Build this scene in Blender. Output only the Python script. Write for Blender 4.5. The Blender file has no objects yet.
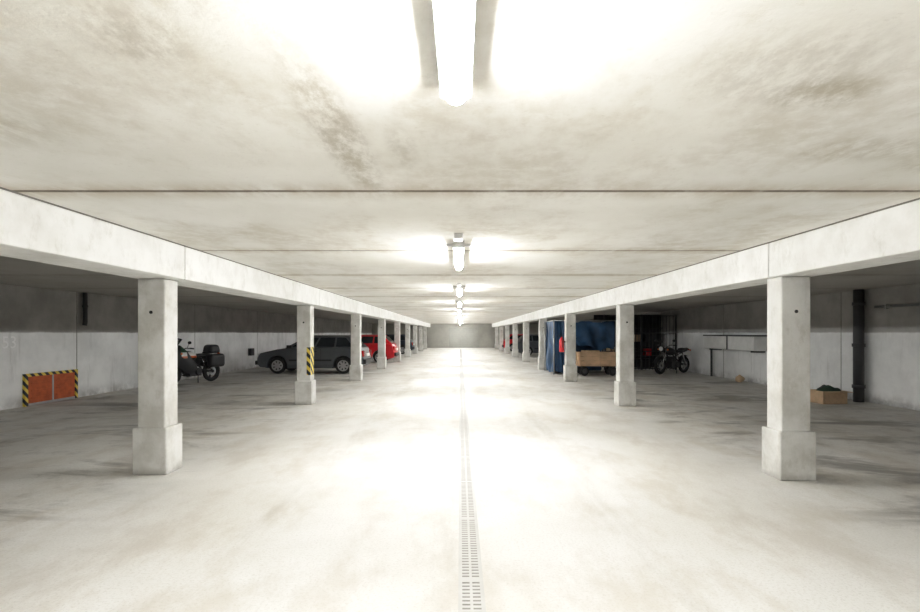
import bpy, bmesh, math, random
from mathutils import Vector, Matrix
random.seed(4)
S = bpy.context.scene
COL = S.collection

# ---------------------------------------------------------------- materials
def newmat(name):
    m = bpy.data.materials.new(name); m.use_nodes = True
    nt = m.node_tree; b = nt.nodes['Principled BSDF']
    return m, nt, b
def simple(name, col, rough=0.5, metal=0.0, coat=0.0, vary=0.06, scale=6.0):
    m, nt, b = newmat(name)
    N, L = nt.nodes, nt.links
    b.inputs['Roughness'].default_value = rough
    b.inputs['Metallic'].default_value = metal
    b.inputs['Coat Weight'].default_value = coat
    g = N.new('ShaderNodeNewGeometry')
    n = N.new('ShaderNodeTexNoise'); n.inputs['Scale'].default_value = scale; n.inputs['Detail'].default_value = 5
    L.new(g.outputs['Position'], n.inputs['Vector'])
    r = N.new('ShaderNodeValToRGB')
    r.color_ramp.elements[0].position = .3; r.color_ramp.elements[1].position = .7
    r.color_ramp.elements[0].color = (*[max(0, c*(1-vary)) for c in col], 1)
    r.color_ramp.elements[1].color = (*[min(1, c*(1+vary)) for c in col], 1)
    L.new(n.outputs['Fac'], r.inputs['Fac']); L.new(r.outputs['Color'], b.inputs['Base Color'])
    return m
def emis(name, col, s):
    m, nt, b = newmat(name)
    b.inputs['Base Color'].default_value = (.9, .9, .9, 1)
    b.inputs['Emission Color'].default_value = (*col, 1)
    b.inputs['Emission Strength'].default_value = s
    return m

class G:
    """tiny node-graph helper"""
    def __init__(s, nt):
        s.nt, s.N, s.L = nt, nt.nodes, nt.links
        s.geo = s.N.new('ShaderNodeNewGeometry')
        s.sep = s.N.new('ShaderNodeSeparateXYZ'); s.L.new(s.geo.outputs['Position'], s.sep.inputs[0])
    def math(s, op, a, b=None, clamp=False):
        n = s.N.new('ShaderNodeMath'); n.operation = op; n.use_clamp = clamp
        for i, v in enumerate((a, b)):
            if v is None: continue
            if isinstance(v, (int, float)): n.inputs[i].default_value = v
            else: s.L.new(v, n.inputs[i])
        return n.outputs[0]
    def noise(s, scale, detail=6, rough=.6, stretch=(1, 1, 1), off=(0, 0, 0), dist=0):
        mp = s.N.new('ShaderNodeMapping'); mp.inputs['Scale'].default_value = stretch; mp.inputs['Location'].default_value = off
        s.L.new(s.geo.outputs['Position'], mp.inputs['Vector'])
        n = s.N.new('ShaderNodeTexNoise'); n.inputs['Scale'].default_value = scale
        n.inputs['Detail'].default_value = detail; n.inputs['Roughness'].default_value = rough; n.inputs['Distortion'].default_value = dist
        s.L.new(mp.outputs[0], n.inputs['Vector'])
        return n.outputs['Fac']
    def ramp(s, v, a, b, lo=0.0, hi=1.0):
        n = s.N.new('ShaderNodeMapRange'); n.interpolation_type = 'SMOOTHSTEP'
        n.inputs['From Min'].default_value = a; n.inputs['From Max'].default_value = b
        n.inputs['To Min'].default_value = lo; n.inputs['To Max'].default_value = hi
        s.L.new(v, n.inputs['Value']); return n.outputs[0]
    def ell(s, cx, cy, rx, ry, ax=('X', 'Y')):
        a = s.math('DIVIDE', s.math('SUBTRACT', s.sep.outputs[ax[0]], cx), rx)
        b = s.math('DIVIDE', s.math('SUBTRACT', s.sep.outputs[ax[1]], cy), ry)
        d = s.math('SQRT', s.math('ADD', s.math('MULTIPLY', a, a), s.math('MULTIPLY', b, b)))
        return s.ramp(d, 1.0, 0.35)
    def mix(s, fac, a, b):
        n = s.N.new('ShaderNodeMix'); n.data_type = 'RGBA'
        if isinstance(fac, (int, float)): n.inputs[0].default_value = fac
        else: s.L.new(fac, n.inputs[0])
        for i, v in ((6, a), (7, b)):
            if isinstance(v, tuple): n.inputs[i].default_value = (*v, 1)
            else: s.L.new(v, n.inputs[i])
        return n.outputs[2]
    def bump(s, h, bsdf, strength=.2, dist=.01):
        n = s.N.new('ShaderNodeBump'); n.inputs['Strength'].default_value = strength; n.inputs['Distance'].default_value = dist
        s.L.new(h, n.inputs['Height']); s.L.new(n.outputs[0], bsdf.inputs['Normal'])

def mat_ceiling():
    m, nt, b = newmat('ceiling_concrete'); g = G(nt); b.inputs['Roughness'].default_value = .9
    base = g.mix(g.ramp(g.noise(.8, 8), .3, .7), (.85, .84, .80), (.75, .735, .68))
    cloud = g.math('MULTIPLY', g.ramp(g.noise(1.1, 9, .68, (1, .6, 1), (3, 1, 0)), .45, .64), g.ramp(g.noise(7, 8, .7), .28, .60))
    c = g.mix(g.math('MULTIPLY', cloud, .42), base, (.46, .40, .30))
    pores = g.ramp(g.noise(24, 6, .8), .56, .72)
    c = g.mix(g.math('MULTIPLY', pores, .25), c, (.38, .34, .27))
    fine = g.ramp(g.noise(9, 9, .75, (1, .5, 1)), .36, .62)
    for cx, cy, rx, ry, k in ((-.58, 2.5, .17, 1.25, .62), (-.30, 2.6, .10, .5, .3), (1.45, 2.0, .28, .2, .55), (1.2, 1.8, .5, .35, .3),
                              (-1.05, 1.6, .25, .25, .45), (-.8, 1.35, .3, .2, .4), (2.1, 2.6, .5, .25, .35), (2.7, 2.75, .4, .25, .4), (-2.2, 2.2, .5, .5, .3)):
        c = g.mix(g.math('MULTIPLY', g.math('MULTIPLY', g.ell(cx, cy, rx, ry), fine), k), c, (.30, .25, .17))
    t = g.math('PINGPONG', g.math('SUBTRACT', g.sep.outputs['Y'], 3.35), 1.21)
    j = g.math('MULTIPLY', g.ramp(t, .30, .0), g.ramp(g.noise(2.3, 8, .7, (1, .4, 1)), .36, .60))
    c = g.mix(g.math('MULTIPLY', j, .5), c, (.40, .32, .22))
    jl = g.math('MULTIPLY', g.ramp(t, .035, .015), g.ramp(g.noise(3, 5, .7), .25, .5, .35, .8))
    c = g.mix(jl, c, (.20, .17, .13))
    # shade behind the beams painted into the slab colour over the parking bays
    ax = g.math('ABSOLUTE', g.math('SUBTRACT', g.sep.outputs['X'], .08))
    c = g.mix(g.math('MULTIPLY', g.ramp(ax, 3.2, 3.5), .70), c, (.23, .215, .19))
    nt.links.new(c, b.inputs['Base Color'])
    g.bump(g.noise(30, 6), b, .15, .01)
    return m
def mat_floor():
    m, nt, b = newmat('floor_concrete'); g = G(nt)
    base = g.mix(g.ramp(g.noise(.55, 8, .6), .35, .65), (.77, .76, .73), (.68, .665, .62))
    sp = g.ramp(g.noise(55, 4, .8), .48, .68)
    c = g.mix(g.math('MULTIPLY', sp, .38), base, (.40, .375, .33))
    ax = g.math('ABSOLUTE', g.math('SUBTRACT', g.sep.outputs['X'], .08))
    bay = g.ramp(ax, 2.6, 4.0)
    st = g.ramp(g.noise(.75, 8, .66, (.55, 1.3, 1), (5, 2, 0), .6), .49, .65)
    st2 = g.ramp(g.noise(2.6, 9, .7, (1, 1, 1), (1, 7, 0)), .50, .68)
    c = g.mix(g.math('MULTIPLY', g.math('MULTIPLY', bay, st), .72), c, (.18, .165, .145))
    c = g.mix(g.math('MULTIPLY', g.math('MULTIPLY', bay, st2), .38), c, (.28, .26, .235))
    lane = g.math('MULTIPLY', g.ramp(g.noise(1.6, 9, .7, (1, .5, 1), (9, 9, 0)), .43, .66), .46)
    c = g.mix(lane, c, (.48, .43, .355))
    # faint tyre tracks along the aisle
    tr = None
    for x0 in (-1.5, -.1, 1.25):
        d = g.math('ABSOLUTE', g.math('SUBTRACT', g.math('ADD', g.sep.outputs['X'], g.math('MULTIPLY', g.math('SUBTRACT', g.noise(.25, 2, .5, (1, 1, 1), (x0, 0, 0)), .5), .9)), x0))
        k = g.ramp(d, .16, .05); tr = k if tr is None else g.math('MAXIMUM', tr, k)
    tr = g.math('MULTIPLY', tr, g.ramp(g.noise(1.3, 8, .75, (2, .4, 1)), .40, .68))
    c = g.mix(g.math('MULTIPLY', tr, .30), c, (.36, .335, .29))
    nt.links.new(c, b.inputs['Base Color'])
    nt.links.new(g.ramp(g.noise(1.2, 6), .3, .7, .6, .85), b.inputs['Roughness'])
    g.bump(g.noise(90, 4), b, .25, .004)
    return m
def mat_wall(name='wall_concrete', a=(.90, .905, .90), d=(.76, .765, .76), beam_shade=True):
    m, nt, b = newmat(name); g = G(nt); b.inputs['Roughness'].default_value = .9
    base = g.mix(g.ramp(g.noise(1.0, 8, .65), .35, .68), a, d)
    if beam_shade:   # beams' shadow on the upper wall, painted into its colour
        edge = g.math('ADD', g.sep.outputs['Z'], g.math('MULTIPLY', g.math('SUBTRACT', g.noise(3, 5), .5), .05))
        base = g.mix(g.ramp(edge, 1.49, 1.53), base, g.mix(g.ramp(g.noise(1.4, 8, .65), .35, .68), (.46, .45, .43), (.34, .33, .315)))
    streak = g.ramp(g.noise(3.0, 8, .7, (1, 1, .12), (2, 2, 2)), .54, .72)
    c = g.mix(g.math('MULTIPLY', streak, .4), base, (.34, .33, .31))
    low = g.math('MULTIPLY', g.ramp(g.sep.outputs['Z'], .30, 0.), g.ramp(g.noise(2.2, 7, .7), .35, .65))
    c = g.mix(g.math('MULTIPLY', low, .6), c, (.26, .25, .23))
    nt.links.new(c, b.inputs['Base Color']); g.bump(g.noise(25, 6), b, .2, .01)
    return m
def mat_column(name, a, d, k=.4):
    m, nt, b = newmat(name); g = G(nt); b.inputs['Roughness'].default_value = .85
    base = g.mix(g.ramp(g.noise(2.5, 8, .65), .35, .7), a, d)
    st = g.ramp(g.noise(7, 9, .75, (1, 1, .5)), .50, .70)
    c = g.mix(g.math('MULTIPLY', st, k), base, (.38, .36, .31))
    low = g.math('MULTIPLY', g.ramp(g.sep.outputs['Z'], .10, 0.), g.ramp(g.noise(6, 7, .7), .3, .6))
    c = g.mix(g.math('MULTIPLY', low, .6), c, (.30, .28, .25))
    nt.links.new(c, b.inputs['Base Color']); g.bump(g.noise(40, 6), b, .25, .008)
    return m
def mat_hazard():
    m, nt, b = newmat('hazard_stripes'); g = G(nt); b.inputs['Roughness'].default_value = .5
    s = g.math('ADD', g.math('ADD', g.sep.outputs['Y'], g.sep.outputs['X']), g.sep.outputs['Z'])
    f = g.math('FRACT', g.math('MULTIPLY', s, 5.5))
    c = g.mix(g.math('GREATER_THAN', f, .5), (.78, .60, .10), (.03, .03, .03))
    nt.links.new(c, b.inputs['Base Color']); return m
def mat_livery():
    m, nt, b = newmat('striped_livery'); g = G(nt); b.inputs['Roughness'].default_value = .3
    z = g.sep.outputs['Z']
    c = g.mix(g.math('GREATER_THAN', z, .83), (.50, .11, .02), (.70, .69, .66))
    c = g.mix(g.math('GREATER_THAN', z, .94), c, (.015, .06, .03))
    c = g.mix(g.math('LESS_THAN', z, .77), c, (.02, .02, .02))
    nt.links.new(c, b.inputs['Base Color']); return m

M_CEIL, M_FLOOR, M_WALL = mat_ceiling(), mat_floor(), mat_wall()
M_COL = mat_column('column_concrete', (.70, .695, .67), (.52, .51, .475))
M_BEAM = mat_column('beam_concrete', (.84, .84, .82), (.73, .725, .70), .28)
M_HAZ = mat_hazard(); M_LIV = mat_livery()
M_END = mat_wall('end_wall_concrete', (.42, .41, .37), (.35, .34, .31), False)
M_DARK = simple('dark_gap', (.03, .03, .03), .9)
M_GAP = simple('beam_head_gap', (.22, .21, .19), .9)
M_TUBE = emis('fluorescent_tube_glow', (1.0, 1.0, .995), 88)
M_HOUS = simple('lamp_housing_grey', (.68, .68, .67), .4)
M_STEEL = simple('galvanised_steel', (.45, .46, .46), .4, .8)
M_CHROME = simple('chrome', (.75, .75, .76), .15, 1)
M_RUB = simple('rubber', (.02, .02, .02), .8)
M_BLK = simple('black_plastic', (.02, .02, .022), .45)
M_GLASS = simple('tinted_glass', (.02, .025, .03), .06, 0, .5)
M_RED = simple('red_gloss', (.62, .02, .03), .3, 0, .6)
M_REDL = simple('red_lens', (.45, .01, .01), .2)
M_GREY = simple('grey_paint', (.10, .11, .12), .3, .3, .6)
M_DKB = simple('dark_blue_paint', (.03, .04, .06), .3, .3, .6)
M_SILV = simple('silver_paint', (.5, .5, .5), .3, .5, .6)
M_LENS = simple('headlight_lens', (.75, .76, .75), .1)
M_WHITE = simple('white_plastic', (.72, .72, .70), .35)
M_ORANGE = simple('orange_paint', (.78, .20, .03), .4)
M_RUST = simple('rust_orange_panel', (.50, .11, .03), .6, 0, 0, .18, 9)
M_GREEN = simple('green_cloth', (.03, .06, .04), .8, 0, 0, .3)
M_CARD = simple('cardboard', (.58, .42, .27), .85, 0, 0, .12, 12)
M_WOOD = simple('plywood', (.60, .42, .27), .7, 0, 0, .25, 3)
M_BLUE = simple('blue_tarpaulin', (.02, .065, .14), .5, 0, .05, .5, 2.5)
M_PIPE = simple('dark_drain_pipe', (.05, .05, .053), .5)
M_PLATE = simple('number_plate', (.8, .8, .75), .4)
M_BAG = simple('bin_liner', (.02, .02, .03), .3)
M_PAINT = simple('stencil_paint', (.97, .97, .97), .6)
M_DOOR = simple('grey_door', (.32, .32, .29), .5)
M_STORE = simple('dark_storage', (.035, .035, .04), .7, 0, 0, .3)

# ---------------------------------------------------------------- mesh helpers
def finish(name, bm, mats, parent=None, loc=None, smooth=False, bevel=0, rotz=None, seg=2, sub=0):
    bmesh.ops.recalc_face_normals(bm, faces=bm.faces[:])
    me = bpy.data.meshes.new(name); bm.to_mesh(me); bm.free()
    for m in (mats if isinstance(mats, (list, tuple)) else [mats]): me.materials.append(m)
    o = bpy.data.objects.new(name, me); COL.objects.link(o)
    if smooth:
        for p in me.polygons: p.use_smooth = True
    if loc is not None: o.location = loc
    if rotz is not None: o.rotation_euler[2] = rotz
    if bevel:
        md = o.modifiers.new('bevel', 'BEVEL'); md.width = bevel; md.segments = seg; md.limit_method = 'ANGLE'; md.angle_limit = math.radians(35)
    if sub:
        md = o.modifiers.new('sub', 'SUBSURF'); md.levels = sub; md.render_levels = sub
    if parent is not None: o.parent = parent
    return o
def empty(name, loc=(0, 0, 0), rotz=0):
    o = bpy.data.objects.new(name, None); COL.objects.link(o); o.location = loc; o.rotation_euler[2] = rotz
    o.empty_display_size = .1; return o
def box(bm, x0, x1, y0, y1, z0, z1, mi=0, M=None):
    vs = [bm.verts.new((x, y, z)) for z in (z0, z1) for y in (y0, y1) for x in (x0, x1)]
    if M is not None:
        for v in vs: v.co = M @ v.co
    for q in ((0, 2, 3, 1), (4, 5, 7, 6), (0, 1, 5, 4), (2, 6, 7, 3), (0, 4, 6, 2), (1, 3, 7, 5)):
        f = bm.faces.new([vs[i] for i in q]); f.material_index = mi
    return vs
def tube(bm, pts, r, seg=10, mi=0, rs=None):
    pts = [Vector(p) for p in pts]; rings = []
    for i, p in enumerate(pts):
        d = (pts[min(i+1, len(pts)-1)] - pts[max(i-1, 0)]).normalized()
        up = Vector((0, 0, 1)) if abs(d.z) < .9 else Vector((0, 1, 0))
        a = d.cross(up).normalized(); b = a.cross(d).normalized()
        rr = rs[i] if rs else r
        rings.append([bm.verts.new(p + (a*math.cos(t)+b*math.sin(t))*rr) for t in [2*math.pi*k/seg for k in range(seg)]])
    for A, B in zip(rings, rings[1:]):
        for k in range(seg):
            f = bm.faces.new((A[k], A[(k+1) % seg], B[(k+1) % seg], B[k])); f.material_index = mi; f.smooth = True
    for R in (rings[0], rings[-1]):
        f = bm.faces.new(R); f.material_index = mi
def lathe(bm, prof, c, axis='Y', seg=32, mi=0, closed=False):
    c = Vector(c); rings = []
    for r, h in prof:
        ring = []
        for k in range(seg):
            t = 2*math.pi*k/seg; a, b = r*math.cos(t), r*math.sin(t)
            v = {'Y': (a, h, b), 'Z': (a, b, h), 'X': (h, a, b)}[axis]
            ring.append(bm.verts.new(c + Vector(v)))
        rings.append(ring)
    pr = list(zip(rings, rings[1:])) + ([(rings[-1], rings[0])] if closed else [])
    for A, B in pr:
        for k in range(seg):
            f = bm.faces.new((A[k], A[(k+1) % seg], B[(k+1) % seg], B[k])); f.material_index = mi; f.smooth = True
    if not closed:
        for R in (rings[0], rings[-1]):
            f = bm.faces.new(R); f.material_index = mi
def ball(bm, c, s, mi=0, rot=None, u=20, v=12):
    M = Matrix.Translation(Vector(c)) @ (rot.to_4x4() if rot else Matrix.Identity(4)) @ Matrix.Diagonal((*s, 1))
    n0 = len(bm.faces)
    bmesh.ops.create_uvsphere(bm, u_segments=u, v_segments=v, radius=1, matrix=M)
    bm.faces.ensure_lookup_table()
    for f in bm.faces[n0:]: f.material_index = mi; f.smooth = True

# ---------------------------------------------------------------- room shell
XL, XR, Y0, Y1, H = -8.9, 8.85, -9.0, 50.5, 2.45
HB = 2.08
bm = bmesh.new(); box(bm, XL-.3, XR+.3, Y0-.3, Y1+.3, -.3, 0)
finish('floor', bm, M_FLOOR)
bm = bmesh.new()
P = 2.42; y = 3.35 - P*6
while y < Y1+.3:
    a, b_ = max(y+.012, Y0-.3), min(y+P-.012, Y1+.3)
    if b_ > a: box(bm, XL-.3, XR+.3, a, b_, H, H+.2)
    y += P
box(bm, XL-.3, XR+.3, Y0-.3, Y1+.3, H+.15, H+.3)
finish('ceiling', bm, M_CEIL, bevel=.006, seg=1)
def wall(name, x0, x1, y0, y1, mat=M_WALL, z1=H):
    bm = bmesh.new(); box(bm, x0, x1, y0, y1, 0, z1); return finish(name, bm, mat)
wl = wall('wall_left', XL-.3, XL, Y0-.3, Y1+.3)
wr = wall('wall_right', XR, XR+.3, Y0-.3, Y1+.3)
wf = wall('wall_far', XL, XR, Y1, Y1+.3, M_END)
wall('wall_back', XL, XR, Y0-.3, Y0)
for w, x, s in ((wl, XL, 1), (wr, XR, -1)):
    bm = bmesh.new(); y = -3.9
    while y < Y1-1:
        box(bm, min(x, x+s*.004), max(x, x+s*.004), y-.008, y+.008, .0, H); y += 5.17
    finish('wall_joint', bm, M_GAP, parent=w)
d = empty('door_1', (0.4, Y1, 0))
bm = bmesh.new(); box(bm, -1.5, 1.5, -.06, -.005, 0.0, 2.05); finish('leaf', bm, M_DOOR, parent=d, bevel=.01)
bm = bmesh.new()
for i in range(9): box(bm, -1.45, 1.45, -.075, -.06, .2+i*.2, .22+i*.2)
box(bm, -1.6, -1.5, -.08, -.005, 0, 2.15); box(bm, 1.5, 1.6, -.08, -.005, 0, 2.15); box(bm, -1.5, 1.5, -.08, -.005, 2.05, 2.15)
finish('frame', bm, M_END, parent=d)

# drain channel
bm = bmesh.new()
box(bm, -.06, .06, Y0+.2, 46, .0005, .003, 0)
box(bm, -.075, -.052, Y0+.2, 46, .0005, .006, 1); box(bm, .052, .075, Y0+.2, 46, .0005, .006, 1)
y = -2.0
while y < 30:
    box(bm, -.058, .058, y, y+.024, .002, .005, 1); y += .04
    if abs((y*10) % 10) < .4: box(bm, -.058, .058, y, y+.06, .002, .0055, 1)
box(bm, -.008, .008, Y0+.2, 46, .002, .0056, 1)
M_GRATE = simple('drain_grate', (.52, .51, .48), .6); M_SLOT = simple('drain_slot', (.24, .23, .21), .9)
dr = finish('floor_drain_channel', bm, [M_SLOT, M_GRATE]); dr.location.x = .065

# beams
def beam(x0, x1, y0, y1):
    bm = bmesh.new(); box(bm, x0, x1, y0+.008, y1-.008, HB, H-.012)
    finish('concrete_beam', bm, M_BEAM, bevel=.012)
SP = 5.17
for k in range(-2, 9):
    ya = 5.3+.125+SP*k
    beam(-3.46, -2.98, max(ya, Y0), min(ya+SP, Y1))
    ya = 5.1+.125+SP*k
    beam(3.22, 3.64, max(ya, Y0), min(ya+SP, Y1))
bm = bmesh.new(); box(bm, -3.46, -2.985, Y0, Y1, H-.012, H); finish('trim_1', bm, M_GAP)
bm = bmesh.new(); box(bm, 3.225, 3.64, Y0, Y1, H-.012, H); finish('trim_2', bm, M_GAP)

# columns
def column(x0, x1, y, mat=M_COL):
    bm = bmesh.new(); D = .25
    box(bm, x0, x1, y, y+D, .48, HB)
    box(bm, x0-.035, x1+.035, y-.035, y+D+.035, 0, .50)
    o = finish('concrete_column', bm, mat, bevel=.014)
    bm = bmesh.new(); xc = (x0+x1)/2
    lathe(bm, [(.018, 0), (.018, .006)], (xc, y-.005, 1.72), 'Y', 14)
    finish('anchor_hole', bm, M_DARK, parent=o)
    return o
cl, cr = {}, {}
for k in range(-2, 9):
    cl[k] = column(-3.42, -3.13, 5.3+SP*k); cr[k] = column(3.28, 3.58, 5.1+SP*k)
bm = bmesh.new(); yy = 5.3+SP
box(bm, -3.13, -3.122, yy+.03, yy+.22, .62, 1.20); box(bm, -3.21, -3.13, yy-.006, yy, .62, 1.20)
finish('hazard_strip', bm, M_HAZ, parent=cl[1])

# lamps: round tube hanging half out of a trough, lips added to shade ceiling
def lamp(y, L=1.5):
    e = empty('fluorescent_ceiling_light', (-.015, y, H))
    bm = bmesh.new(); hw, added_lip = .056, -.080
    box(bm, -hw, hw, -L, 0, -.034, 0)
    box(bm, -hw, -hw+.006, -L, 0, added_lip, -.034); box(bm, hw-.006, hw, -L, 0, added_lip, -.034)
    box(bm, -hw, hw, -L, -L+.012, added_lip, -.034); box(bm, -hw, hw, -.012, 0, added_lip, -.034)
    box(bm, -.13, .13, -L+.20, -L+.26, -.028, 0); box(bm, -.04, .04, -L-.35, -L-.2, -.05, 0); box(bm, -.01, .01, -L-.2, -L, -.02, 0)
    finish('housing', bm, M_HOUS, parent=e)
    bm = bmesh.new(); r = .042
    lathe(bm, [(.012, -L+.014), (.030, -L+.022), (r, -L+.05), (r, -.05), (.030, -.022), (.012, -.014)], (0, 0, -.083), 'Y', 20)
    finish('tube', bm, M_TUBE, parent=e)
    return e
y = 1.86-4.75*2
while y < Y1-1:
    lamp(y); y += 4.75

# ---------------------------------------------------------------- cars
def car(name, loc, rotz, paint, L=4.0, W=1.68, roofmat=None):
    e = empty(name, loc, rotz)
    def arc(cx, r, n=10):
        zc = .30; th = math.asin((zc-.20)/r)
        return [(cx+r*math.cos(t), zc+r*math.sin(t)) for t in [math.pi+th - (math.pi+2*th)*i/n for i in range(n+1)]]
    out = [(-1.94, .27)] + arc(-1.22, .37) + arc(1.24, .37) + [(1.93, .25), (2.02, .36), (2.03, .52), (1.98, .66), (1.90, .76), (1.4, .87), (.88, .95),
           (-.4, .97), (-1.6, .985), (-1.88, .96), (-1.95, .80), (-2.0, .58), (-2.02, .38)]
    k = L/4.06
    bm = bmesh.new(); sl = []
    for yv, sx, dz in ((-1, .965, -.03), (-.93, .99, -.006), (-.5, 1.0, .012), (0, 1.005, .02), (.5, 1.0, .012), (.93, .99, -.006), (1, .965, -.03)):
        row = []
        for x, z in out:
            zz = z + (dz if z > .7 else 0)
            xx = x*sx if abs(x) > 1.7 else x
            yy = yv*W/2*(1 - (.03 if z < .3 else 0) - (.02 if z > .9 else 0))
            row.append(bm.verts.new((xx*k, yy, zz)))
        sl.append(row)
    n = len(out)
    for A, B in zip(sl, sl[1:]):
        for i in range(n): bm.faces.new((A[i], A[(i+1) % n], B[(i+1) % n], B[i]))
    bm.faces.new(sl[0]); bm.faces.new(sl[-1])
    finish('body', bm, paint, parent=e, bevel=.02, smooth=False)
    bm = bmesh.new(); box(bm, -1.75*k, 1.75*k, -W/2+.22, W/2-.22, .2, .7); finish('underbody', bm, M_BLK, parent=e)
    wb, wt = W/2*.93, W/2*.74
    base = [(.98*k, wb), (.98*k, -wb), (-1.86*k, -wb), (-1.86*k, wb)]
    top = [(.16*k, wt), (.16*k, -wt), (-1.38*k, -wt), (-1.38*k, wt)]
    zb, zt = .94, 1.38
    bv = [Vector((x, y, zb)) for x, y in base]; tv = [Vector((x, y, zt)) for x, y in top]
    bm = bmesh.new(); b_ = [bm.verts.new(v) for v in bv]; t_ = [bm.verts.new(v) for v in tv]
    r_ = [bm.verts.new((x*.86 - (.08 if x > 0 else .08), y*.72, zt+.035)) for x, y in top]
    for i in range(4):
        j = (i+1) % 4
        bm.faces.new((b_[i], b_[j], t_[j], t_[i])); bm.faces.new((t_[i], t_[j], r_[j], r_[i]))
    bm.faces.new(r_); bm.faces.new(b_)
    finish('cabin', bm, roofmat or paint, parent=e, bevel=.035, seg=3)
    bm = bmesh.new()
    def pane(i, j, poly):
        A, B, C, D = bv[i], bv[j], tv[j], tv[i]
        nrm = (B-A).cross(D-A).normalized()
        ctr = sum(bv+tv, Vector())/8
        if nrm.dot((A+B+C+D)/4-ctr) < 0: nrm = -nrm
        vs = []
        for o_ in (.006, .014):
            vs.append([bm.verts.new((A.lerp(B, u)).lerp(D.lerp(C, u), v)+nrm*o_) for u, v in poly])
        bm.faces.new(vs[1])
        m_ = len(poly)
        for q in range(m_): bm.faces.new((vs[0][q], vs[0][(q+1) % m_], vs[1][(q+1) % m_], vs[1][q]))
    q4 = lambda u0, u1, v0=.12, v1=.86: [(u0, v0), (u1, v0), (u1, v1), (u0, v1)]
    pane(0, 1, q4(.07, .93)); pane(2, 3, q4(.07, .93))
    for (i, j), f in (((3, 0), lambda u: u), ((1, 2), lambda u: 1-u)):
        for u0, u1, t0, t1 in ((.08, .32, .09, .28), (.35, .60, .32, .64), (.63, .93, .68, .93)):
            pane(i, j, [(f(u0), .12), (f(u1), .12), (f(t1), .86), (f(t0), .86)])
    finish('windows', bm, M_GLASS, parent=e)
    bm = bmesh.new()
    for s in (-1, 1):
        box(bm, 1.86*k, 1.975*k, s*.62-.16, s*.62+.16, .60, .74, 0)
        box(bm, -1.985*k, -1.90*k, s*.68-.13, s*.68+.13, .62, .84, 1)
        box(bm, -1.2*k+.4, 1.2*k-.4, s*W/2-.01, s*W/2+.014, .47, .53, 2)
        for xd in (.72, -.38): box(bm, xd*k-.006, xd*k+.006, s*(W/2)-.012, s*(W/2)+.003, .3, .93, 2)
        box(bm, -.25*k, -.10*k, s*W/2-.01, s*W/2+.02, .80, .83, 2)
        box(bm, .66*k, .84*k, s*(W/2+.07)-.07, s*(W/2+.07)+.07, .93, 1.05, 2)
    box(bm, 1.92*k, 2.07*k, -W/2+.03, W/2-.03, .33, .48, 2); box(bm, -2.07*k, -1.92*k, -W/2+.03, W/2-.03, .36, .52, 2)
    box(bm, 1.9*k, 1.99*k, -.42, .42, .60, .72, 2)
    box(bm, -2.02*k, -1.95*k, -.26, .26, .62, .73, 3); box(bm, 2.05*k, 2.085*k, -.26, .26, .36, .46, 3)
    finish('trim', bm, [M_LENS, M_REDL, M_BLK, M_PLATE], parent=e, bevel=.012)
    for i, (x, s) in enumerate(((-1.22, -1), (-1.22, 1), (1.24, -1), (1.24, 1))):
        bm = bmesh.new(); c = (x*k, s*(W/2-.11), .30)
        lathe(bm, [(.19, -.09), (.27, -.095), (.295, -.075), (.30, 0), (.295, .075), (.27, .095), (.19, .09)], c, 'Y', 32, 0, closed=True)
        lathe(bm, [(.195, -.07), (.195, .07)], c, 'Y', 32, 2)
        for q in range(7):
            t = 2*math.pi*q/7
            M = Matrix.Translation(Vector(c)) @ Matrix.Rotation(t, 4, 'Y')
            box(bm, .03, .195, s*.07-.009, s*.07+.018, -.034, .034, 1, M)
        lathe(bm, [(.05, 0), (.05, s*.095)], c, 'Y', 16, 1)
        lathe(bm, [(.165, s*.068), (.205, s*.068), (.205, s*.096), (.165, s*.096)], c, 'Y', 32, 1, closed=True)
        finish('wheel_%d' % (i+1), bm, [M_RUB, M_SILV, M_BLK], parent=e)
    return e
PI = math.pi
car('hatchback_car', (-5.50, 19.2, 0), PI, M_GREY)
car('hatchback_car', (-5.2, 25.6, 0), PI, M_RED)
car('hatchback_car', (-5.3, 36.2, 0), PI, M_DKB)
car('hatchback_car', (5.6, 33.2, 0), 0, M_GREY)
car('hatchback_car', (5.5, 41.5, 0), 0, M_RED)

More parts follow.
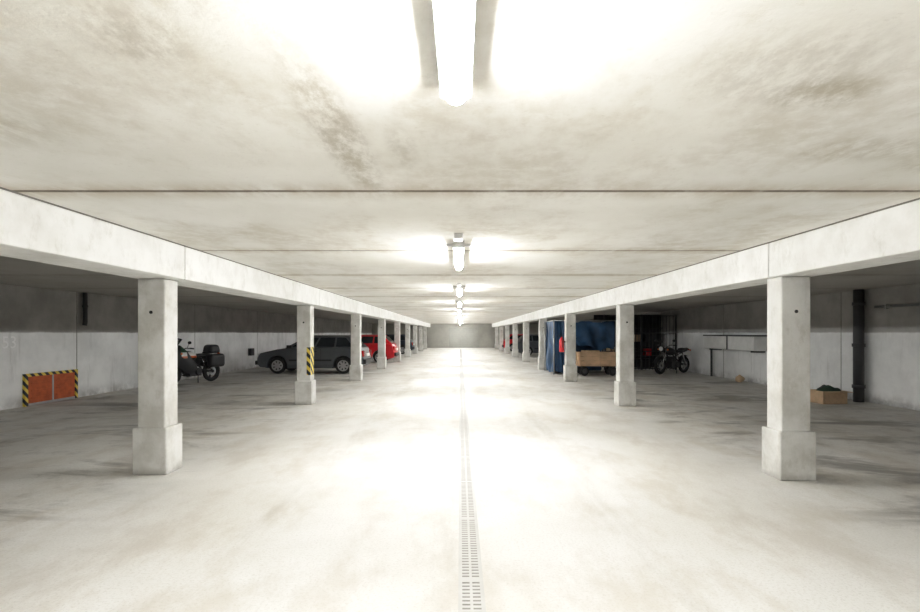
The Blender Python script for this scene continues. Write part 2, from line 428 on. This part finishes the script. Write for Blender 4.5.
# ---------------------------------------------------------------- motorcycles
def motorcycle(name, loc, rotz, paint, fairing=None, topcase=False, accent=None):
    e = empty(name, loc, rotz)
    bm = bmesh.new()
    for x in (.70, -.70):
        lathe(bm, [(.22, -.045), (.28, -.055), (.31, -.03), (.32, 0), (.31, .03), (.28, .055), (.22, .045)], (x, 0, .32), 'Y', 36, 0, closed=True)
        lathe(bm, [(.20, -.03), (.225, -.035), (.225, .035), (.20, .03)], (x, 0, .32), 'Y', 36, 1, closed=True)
        lathe(bm, [(.045, -.07), (.045, .07)], (x, 0, .32), 'Y', 16, 1)
        for q in range(5):
            t = 2*PI*q/5; M = Matrix.Translation((x, 0, .32)) @ Matrix.Rotation(t, 4, 'Y')
            box(bm, .03, .205, -.015, .015, -.02, .02, 1, M)
        lathe(bm, [(.13, .05), (.13, .056)], (x, 0, .32), 'Y', 24, 2)
    finish('wheels', bm, [M_RUB, M_BLK if fairing else M_GREY, M_STEEL], parent=e)
    bm = bmesh.new()
    for s in (-1, 1):
        tube(bm, [(.70, s*.09, .32), (.60, s*.09, .62), (.46, s*.09, .98)], .024, 10, 0)
        tube(bm, [(-.70, s*.10, .32), (-.2, s*.09, .40)], .026, 8, 1)
        tube(bm, [(.42, s*.04, .95), (.1, s*.13, .66), (-.2, s*.13, .45), (-.18, s*.1, .36)], .022, 8, 1)
        tube(bm, [(-.1, s*.11, .68), (-.75, s*.08, .86)], .016, 8, 1)
        tube(bm, [(-.62, s*.11, .36), (-.46, s*.11, .76)], .028, 8, 0)
        tube(bm, [(.46, s*.09, .98), (.42, s*.22, 1.06), (.32, s*.36, 1.05)], .013, 8, 1)
        tube(bm, [(.345, s*.30, 1.055), (.30, s*.40, 1.045)], .02, 8, 1)
        tube(bm, [(.40, s*.26, 1.06), (.42, s*.34, 1.20)], .007, 6, 1)
        ball(bm, (.42, s*.37, 1.22), (.02, .07, .045), 1)
        tube(bm, [(.05, s*.10, .30), (-.1, s*.2, .28)], .015, 6, 1)
    tube(bm, [(.22, -.08, .45), (.30, -.12, .28), (.05, -.15, .18), (-.35, -.17, .26), (-.85, -.20, .42)], .03, 12, 0, rs=[.022, .022, .025, .05, .045])
    tube(bm, [(-.1, .12, .01), (-.12, .10, .30)], .012, 6, 1)
    finish('frame', bm, [M_CHROME, M_BLK], parent=e)
    bm = bmesh.new()
    box(bm, -.22, .20, -.14, .14, .22, .46)
    for i in range(7): box(bm, .00+.0, .22, -.15, .15, .46+i*.025, .473+i*.025)
    box(bm, .02, .19, -.12, .12, .44, .64)
    lathe(bm, [(.10, -.18), (.11, -.14), (.11, .14), (.10, .18)], (-.10, 0, .34), 'Y', 20)
    finish('engine', bm, M_BLK, parent=e, bevel=.01)
    bm = bmesh.new()
    ball(bm, (.16, 0, .82), (.30, .155, .15), 0, Matrix.Rotation(-.15, 3, 'Y'))
    ball(bm, (-.72, 0, .86), (.24, .10, .07), 0, Matrix.Rotation(.25, 3, 'Y'))
    for x, a0, a1, r in ((.70, .3, 2.4, .345), (-.70, .7, 2.2, .35)):
        pr = None
        for i in range(11):
            t = a0+(a1-a0)*i/10
            row = [bm.verts.new((x+rr*math.cos(t), yv, .32+rr*math.sin(t))) for yv, rr in ((-.07, r-.02), (-.04, r+.008), (.04, r+.008), (.07, r-.02))]
            if pr:
                for q in range(3): bm.faces.new((pr[q], pr[q+1], row[q+1], row[q]))
            pr = row
    finish('tank_and_fenders', bm, paint, parent=e, smooth=True)
    bm = bmesh.new()
    ball(bm, (-.32, 0, .82), (.36, .14, .065)); ball(bm, (-.58, 0, .90), (.2, .12, .05))
    finish('seat', bm, M_BLK, parent=e)
    bm = bmesh.new()
    ball(bm, (.60, 0, .93), (.08, .10, .10), 0); ball(bm, (.655, 0, .93), (.035, .085, .085), 1)
    for s in (-1, 1): ball(bm, (.54, s*.2, .90), (.03, .03, .03), 2); ball(bm, (-.86, s*.16, .86), (.03, .03, .03), 2)
    ball(bm, (-.93, 0, .88), (.03, .08, .035), 3); box(bm, -.97, -.955, -.10, .10, .62, .76, 4)
    finish('lights', bm, [M_BLK, M_LENS, M_ORANGE, M_REDL, M_PLATE], parent=e)
    if fairing:
        bm = bmesh.new(); rows = []
        for x, w, z0, z1 in ((.78, .05, .80, .98), (.70, .16, .66, 1.06), (.55, .22, .50, 1.14), (.35, .24, .34, .98), (.12, .20, .26, .74), (-.05, .17, .28, .56)):
            zm = (z0+z1)/2
            rows.append([bm.verts.new(p) for p in ((x, -w*.6, z0), (x, -w, zm), (x, -w*.75, z1), (x+.03, 0, z1+.03), (x, w*.75, z1), (x, w, zm), (x, w*.6, z0))])
        for a, (A, B) in enumerate(zip(rows, rows[1:])):
            for q in range(6):
                if a >= 3 and q in (2, 3): continue
                f = bm.faces.new((A[q], A[q+1], B[q+1], B[q]))
                f.material_index = 2 if a >= 2 and q in (0, 5) else (1 if (q in (0, 5) or (a == 1 and q in (1, 4))) else (2 if a >= 3 else 0))
        bm.faces.new(rows[0])
        finish('fairing', bm, [fairing, accent or fairing, M_BLK], parent=e, smooth=True)
        bm = bmesh.new()
        A = [bm.verts.new(p) for p in ((.66, -.14, 1.08), (.70, 0, 1.11), (.66, .14, 1.08))]; B = [bm.verts.new(p) for p in ((.45, -.13, 1.32), (.50, 0, 1.36), (.45, .13, 1.32))]
        for q in range(2): bm.faces.new((A[q], A[q+1], B[q+1], B[q]))
        finish('windscreen', bm, M_GLASS, parent=e, smooth=True)
    if topcase:
        bm = bmesh.new(); vs = box(bm, -.92, -.50, -.20, .20, .88, 1.14)
        for v in vs:
            if v.co.z > 1: v.co.x = -.70+(v.co.x+.70)*.8; v.co.y *= .8
        finish('top_case', bm, M_BLK, parent=e, bevel=.08, seg=3)
        bm = bmesh.new()
        for s in (-1, 1): box(bm, -.90, -.35, s*.27-.12, s*.27+.12, .46, .86)
        finish('panniers', bm, M_BLK, parent=e, bevel=.09, seg=4)
    return e
motorcycle('touring_motorcycle', (-7.98, 14.9, 0), math.radians(250), M_LIV, M_LIV, True, M_BLK)
motorcycle('motorcycle', (7.85, 18.5, 0), math.radians(212), M_BLK)

# ---------------------------------------------------------------- left wall hatch, number
e = empty('hazard_striped_wall_hatch', (XL, 10.87, 0))
bm = bmesh.new(); box(bm, .0, .05, -.62, -.02, .05, .60); box(bm, .0, .05, .02, .62, .05, .60)
for s in (-.55, .09):
    for i in range(3): box(bm, .05, .06, s, s+.46, .15+i*.15, .17+i*.15)
finish('panels', bm, M_RUST, parent=e, bevel=.008)
bm = bmesh.new(); box(bm, 0, .06, -.70, .70, .60, .66); box(bm, 0, .06, -.70, -.63, 0, .60); box(bm, 0, .06, .63, .70, 0, .60)
finish('hazard_border', bm, M_HAZ, parent=e)
bm = bmesh.new(); box(bm, 0, .055, -.02, .02, 0, .60); box(bm, 0, .055, -.62, .62, 0, .05); finish('mullion', bm, M_STEEL, parent=e)
def number(txt, y, x, rz, z=1.2, size=.34):
    cu = bpy.data.curves.new('bay_number', 'FONT'); cu.body = txt; cu.size = size; cu.extrude = .002
    cu.materials.append(M_PAINT)
    o = bpy.data.objects.new('painted_bay_number', cu); COL.objects.link(o)
    o.location = (x, y, z); o.rotation_euler = (PI/2, 0, rz)
number('53', 9.7, XL+.003, PI/2)
bm = bmesh.new(); box(bm, XL, XL+.14, 21.0, 21.3, .55, .85); box(bm, XL+.14, XL+.15, 21.03, 21.27, .58, .82)
finish('electrical_box', bm, M_BLK, bevel=.01)
bm = bmesh.new(); tube(bm, [(XL+.09, 11.75, H-.005), (XL+.09, 11.75, 1.75), (XL+.08, 11.75, 1.68)], .05, 14); lathe(bm, [(.062, 0), (.062, .05)], (XL+.09, 11.75, 2.1), 'Z', 16)
finish('drain_pipe', bm, M_PIPE)
bm = bmesh.new(); tube(bm, [(XR-.16, 10.9, H-.005), (XR-.16, 10.9, .001)], .10, 20)
for z in (.3, 1.2, 2.1): lathe(bm, [(.12, 0), (.12, .07)], (XR-.16, 10.9, z), 'Z', 20)
finish('drain_pipe', bm, M_PIPE)
bm = bmesh.new(); tube(bm, [(XR-.05, 6.0, 2.05), (XR-.05, 10.6, 2.05)], .03, 10)
for y in (6.5, 8.5, 10.3): box(bm, XR-.08, XR, y, y+.04, 2.0, 2.1)
finish('wall_conduit', bm, M_STEEL)
e = empty('wall_service_duct', (0, 0, 0))
bm = bmesh.new(); box(bm, XR-.45, XR, 14.3, 17.2, .98, 1.40); finish('duct_box', bm, M_WHITE, parent=e, bevel=.01)
bm = bmesh.new(); box(bm, XR-.48, XR, 14.27, 17.23, 1.40, 1.44)
box(bm, XR-.47, XR-.45, 15.7, 15.74, .98, 1.40)
tube(bm, [(XR-.10, 17.35, 1.42), (XR-.10, 17.4, 1.36), (XR-.10, 17.4, .001)], .035, 10)
for y in (14.5, 16.9): box(bm, XR-.40, XR, y, y+.04, .93, .98)
finish('pipework', bm, M_PIPE, parent=e)

# cardboard box
e = empty('cardboard_box', (7.9, 10.75, 0), .12)
bm = bmesh.new()
for a in ((-.28, .28, -.2, -.19), (-.28, .28, .19, .2), (-.28, -.27, -.2, .2), (.27, .28, -.2, .2)): box(bm, *a, 0, .27)
box(bm, -.28, .28, -.2, .2, 0, .01)
box(bm, -.28, .28, -.34, -.2, .255, .265)
finish('carton', bm, M_CARD, parent=e)
bm = bmesh.new(); ball(bm, (0.02, 0, .23), (.26, .18, .10), 0, None, 28, 18)
for v in bm.verts:
    v.co += Vector((0, 0, .03*math.sin(v.co.x*23+v.co.y*17))) + Vector((.0, .0, .02*math.sin(v.co.x*41)))
finish('folded_cloth', bm, M_GREEN, parent=e, smooth=True)
def bag(x, y, s=1.0, mat=M_BAG):
    bm = bmesh.new(); ball(bm, (0, 0, .17*s), (.22*s, .2*s, .17*s), 0, None, 30, 20)
    for v in bm.verts:
        f = 1+.09*math.sin(v.co.x*31+x*7)+.07*math.sin(v.co.y*37+v.co.z*19); z = v.co.z
        v.co.x *= f; v.co.y *= f
        if z > .29*s: v.co.x *= .5; v.co.y *= .5; v.co.z += .05*s
        v.co.z = max(v.co.z, 0)
    finish('rubbish_bag', bm, mat, loc=(x, y, 0), smooth=True)
bag(8.38, 11.5, .8); bag(8.5, 15.2, .6, M_CARD)

# fire extinguisher on third right column
yc = 5.1+SP*2+.12
e = empty('fire_extinguisher', (3.28-.115, yc, .90))
bm = bmesh.new(); lathe(bm, [(.02, 0), (.07, .01), (.075, .03), (.075, .36), (.06, .41), (.025, .44), (.025, .48)], (0, 0, 0), 'Z', 24)
finish('cylinder', bm, M_RED, parent=e)
bm = bmesh.new(); box(bm, -.09, .02, -.012, .012, .48, .50); box(bm, -.10, .02, -.012, .012, .52, .535); tube(bm, [(.02, -.02, .47), (.03, -.09, .42), (.01, -.09, .15)], .012, 8)
box(bm, .06, .105, -.03, .03, .3, .36)
finish('valve_and_hose', bm, M_BLK, parent=e)

# blue tarpaulin storage stall
e = empty('tarpaulin_storage_stall', (0, 0, 0))
xa, xb, ya, yb = 3.40, 5.65, 18.1, 20.0
bm = bmesh.new()
for x in (xa, xb):
    for y in (ya, yb): tube(bm, [(x, y, 0), (x, y, 1.95)], .025, 8)
for y in (ya, yb): tube(bm, [(xa, y, 1.95), (xb, y, 1.95)], .02, 8)
for x in (xa, xb): tube(bm, [(x, ya, 1.95), (x, yb, 1.95)], .02, 8)
finish('frame_tubes', bm, M_STEEL, parent=e)
bm = bmesh.new()
def sheet(p0, p1, z0, z1, amp=.05, n=64, m=16, sag=0):
    p0, p1 = Vector(p0), Vector(p1); d = (p1-p0); nr = Vector((-d.y, d.x, 0)).normalized(); g_ = []
    for j in range(m+1):
        row = []
        for i in range(n+1):
            u, v = i/n, j/m
            o_ = amp*(math.sin(u*9+v*4)+.5*math.sin(u*21+3.3*v)+.5*math.sin(u*5-v*9)+.3*math.sin(v*14+u*6))*(1-.5*v)
            zb = z0 + sag*(math.sin(u*5+1)+.5*math.sin(u*17))
            zt = z1 - abs(sag)*.35*(1+math.sin(u*12))
            p = p0+d*u+nr*o_; row.append(bm.verts.new((p.x, p.y, zb+(zt-zb)*v)))
        g_.append(row)
    for j in range(m):
        for i in range(n): bm.faces.new((g_[j][i], g_[j][i+1], g_[j+1][i+1], g_[j+1][i]))
sheet((xa+.03, yb-.1, 0), (xb-.03, yb-.1, 0), .02, 1.93, sag=.02); sheet((xa+.05, ya+.1, 0), (xa+.05, yb-.1, 0), .04, 1.95, sag=.03)
sheet((xa+.05, ya+.10, 0), (xa+.55, ya+.10, 0), .06, 1.97, sag=.03, amp=.04); sheet((xa+.50, ya+.10, 0), (xb-.04, ya+.10, 0), 1.0, 1.95, sag=.12)
finish('blue_tarpaulin', bm, M_BLUE, parent=e, smooth=True)
# wooden hand cart parked in front of the tarpaulin
e = empty('wooden_cart', (4.86, 17.75, 0))
bm = bmesh.new()
box(bm, -.72, .72, -.3, .3, .34, .38)
for q in range(3):
    z = .39+q*.15
    box(bm, -.72, .72, -.32, -.30, z, z+.135); box(bm, -.72, .72, .30, .32, z, z+.135)
    box(bm, -.74, -.72, -.3, .3, z, z+.135); box(bm, .72, .74, -.3, .3, z, z+.135)
for x in (-.70, 0, .66): box(bm, x, x+.05, -.345, -.32, .34, .84); box(bm, x, x+.05, .32, .345, .34, .84)
finish('board_box', bm, M_WOOD, parent=e)
bm = bmesh.new()
for x in (-.5, .5):
    for y in (-.22, .22):
        lathe(bm, [(.08, -.025), (.15, -.025), (.16, 0), (.15, .025), (.08, .025)], (x, y, .16), 'Y', 24, 0, closed=True)
        lathe(bm, [(.085, -.02), (.085, .02)], (x, y, .16), 'Y', 20, 1)
    tube(bm, [(x, -.24, .16), (x, .24, .16)], .015, 8, 1)
    box(bm, x-.03, x+.03, -.18, .18, .16, .34, 1)
tube(bm, [(-.74, 0, .45), (-1.0, 0, .85)], .015, 8, 1)
finish('wheels_and_axles', bm, [M_RUB, M_PIPE], parent=e)
e = empty('cardboard_box', (4.65, 17.75, .38))
bm = bmesh.new(); box(bm, -.3, .25, -.22, .22, .002, .50); box(bm, -.3, .25, -.02, .02, .50, .505); finish('carton', bm, M_CARD, parent=e, bevel=.008)

# wire storage cage
e = empty('wire_storage_cage', (0, 0, 0))
bm = bmesh.new(); x = 5.9
while x <= 8.8:
    tube(bm, [(x, 20.4, 0), (x, 20.4, 2.2)], .012, 6); x += .14
for z in (.05, .75, 1.5, 2.2): tube(bm, [(5.9, 20.4, z), (8.82, 20.4, z)], .02, 6)
for x in (5.9, 7.4, 8.8): box(bm, x-.03, x+.03, 20.37, 20.43, 0, 2.25)
finish('bars', bm, M_PIPE, parent=e)
bm = bmesh.new(); box(bm, 5.9, 8.84, 22.0, 22.08, 0, 2.3)
for z in (.5, 1.1, 1.7): box(bm, 6.0, 8.7, 21.4, 22.0, z, z+.03)
finish('back_panel_and_shelves', bm, M_STORE, parent=e)
bm = bmesh.new()
for x, z, w, h, mi in ((6.4, .53, .4, .35, 0), (7.1, .53, .5, .3, 1), (8.0, 1.13, .4, .4, 3), (6.8, 1.13, .3, .35, 1), (8.0, .53, .22, .3, 2), (7.6, 0.0, .6, .4, 1), (6.3, 1.73, .6, .3, 3), (7.3, 1.73, .5, .25, 1), (7.4, 1.13, .4, .3, 0)):
    box(bm, x, x+w, 21.45, 21.9, z, z+h, mi)
finish('stored_boxes', bm, [M_CARD, M_BLK, M_RED, M_STORE], parent=e, bevel=.01)

# ---------------------------------------------------------------- world, camera
w = bpy.data.worlds.new('World'); S.world = w; w.use_nodes = True
w.node_tree.nodes['Background'].inputs[0].default_value = (.9, .92, 1, 1); w.node_tree.nodes['Background'].inputs[1].default_value = .3
cam = bpy.data.cameras.new('Camera'); co = bpy.data.objects.new('Camera', cam); COL.objects.link(co)
co.location = (0, 0, 1.5); co.rotation_euler = (PI/2, 0, 0)
cam.sensor_width = 36; cam.lens = 36*500/920; cam.shift_y = 27/920; cam.clip_end = 200
S.camera = co
vs = S.view_settings
vs.view_transform = 'Standard'
vs.exposure = 1.0
vs.gamma = 1.0
# soft highlight shoulder, like the camera's own tone curve
vs.use_curve_mapping = True
cm = vs.curve_mapping
cm.white_level = (4, 4, 4)
c = cm.curves[3]
pts = [(a/4, b) for a, b in ((0, 0), (.05, .055), (.2, .25), (.4, .48), (.7, .69), (1.0, .80), (1.5, .885), (2.5, .96), (4, 1))]
c.points[0].location = pts[0]; c.points[1].location = pts[-1]
for p in pts[1:-1]: c.points.new(*p)
cm.update()
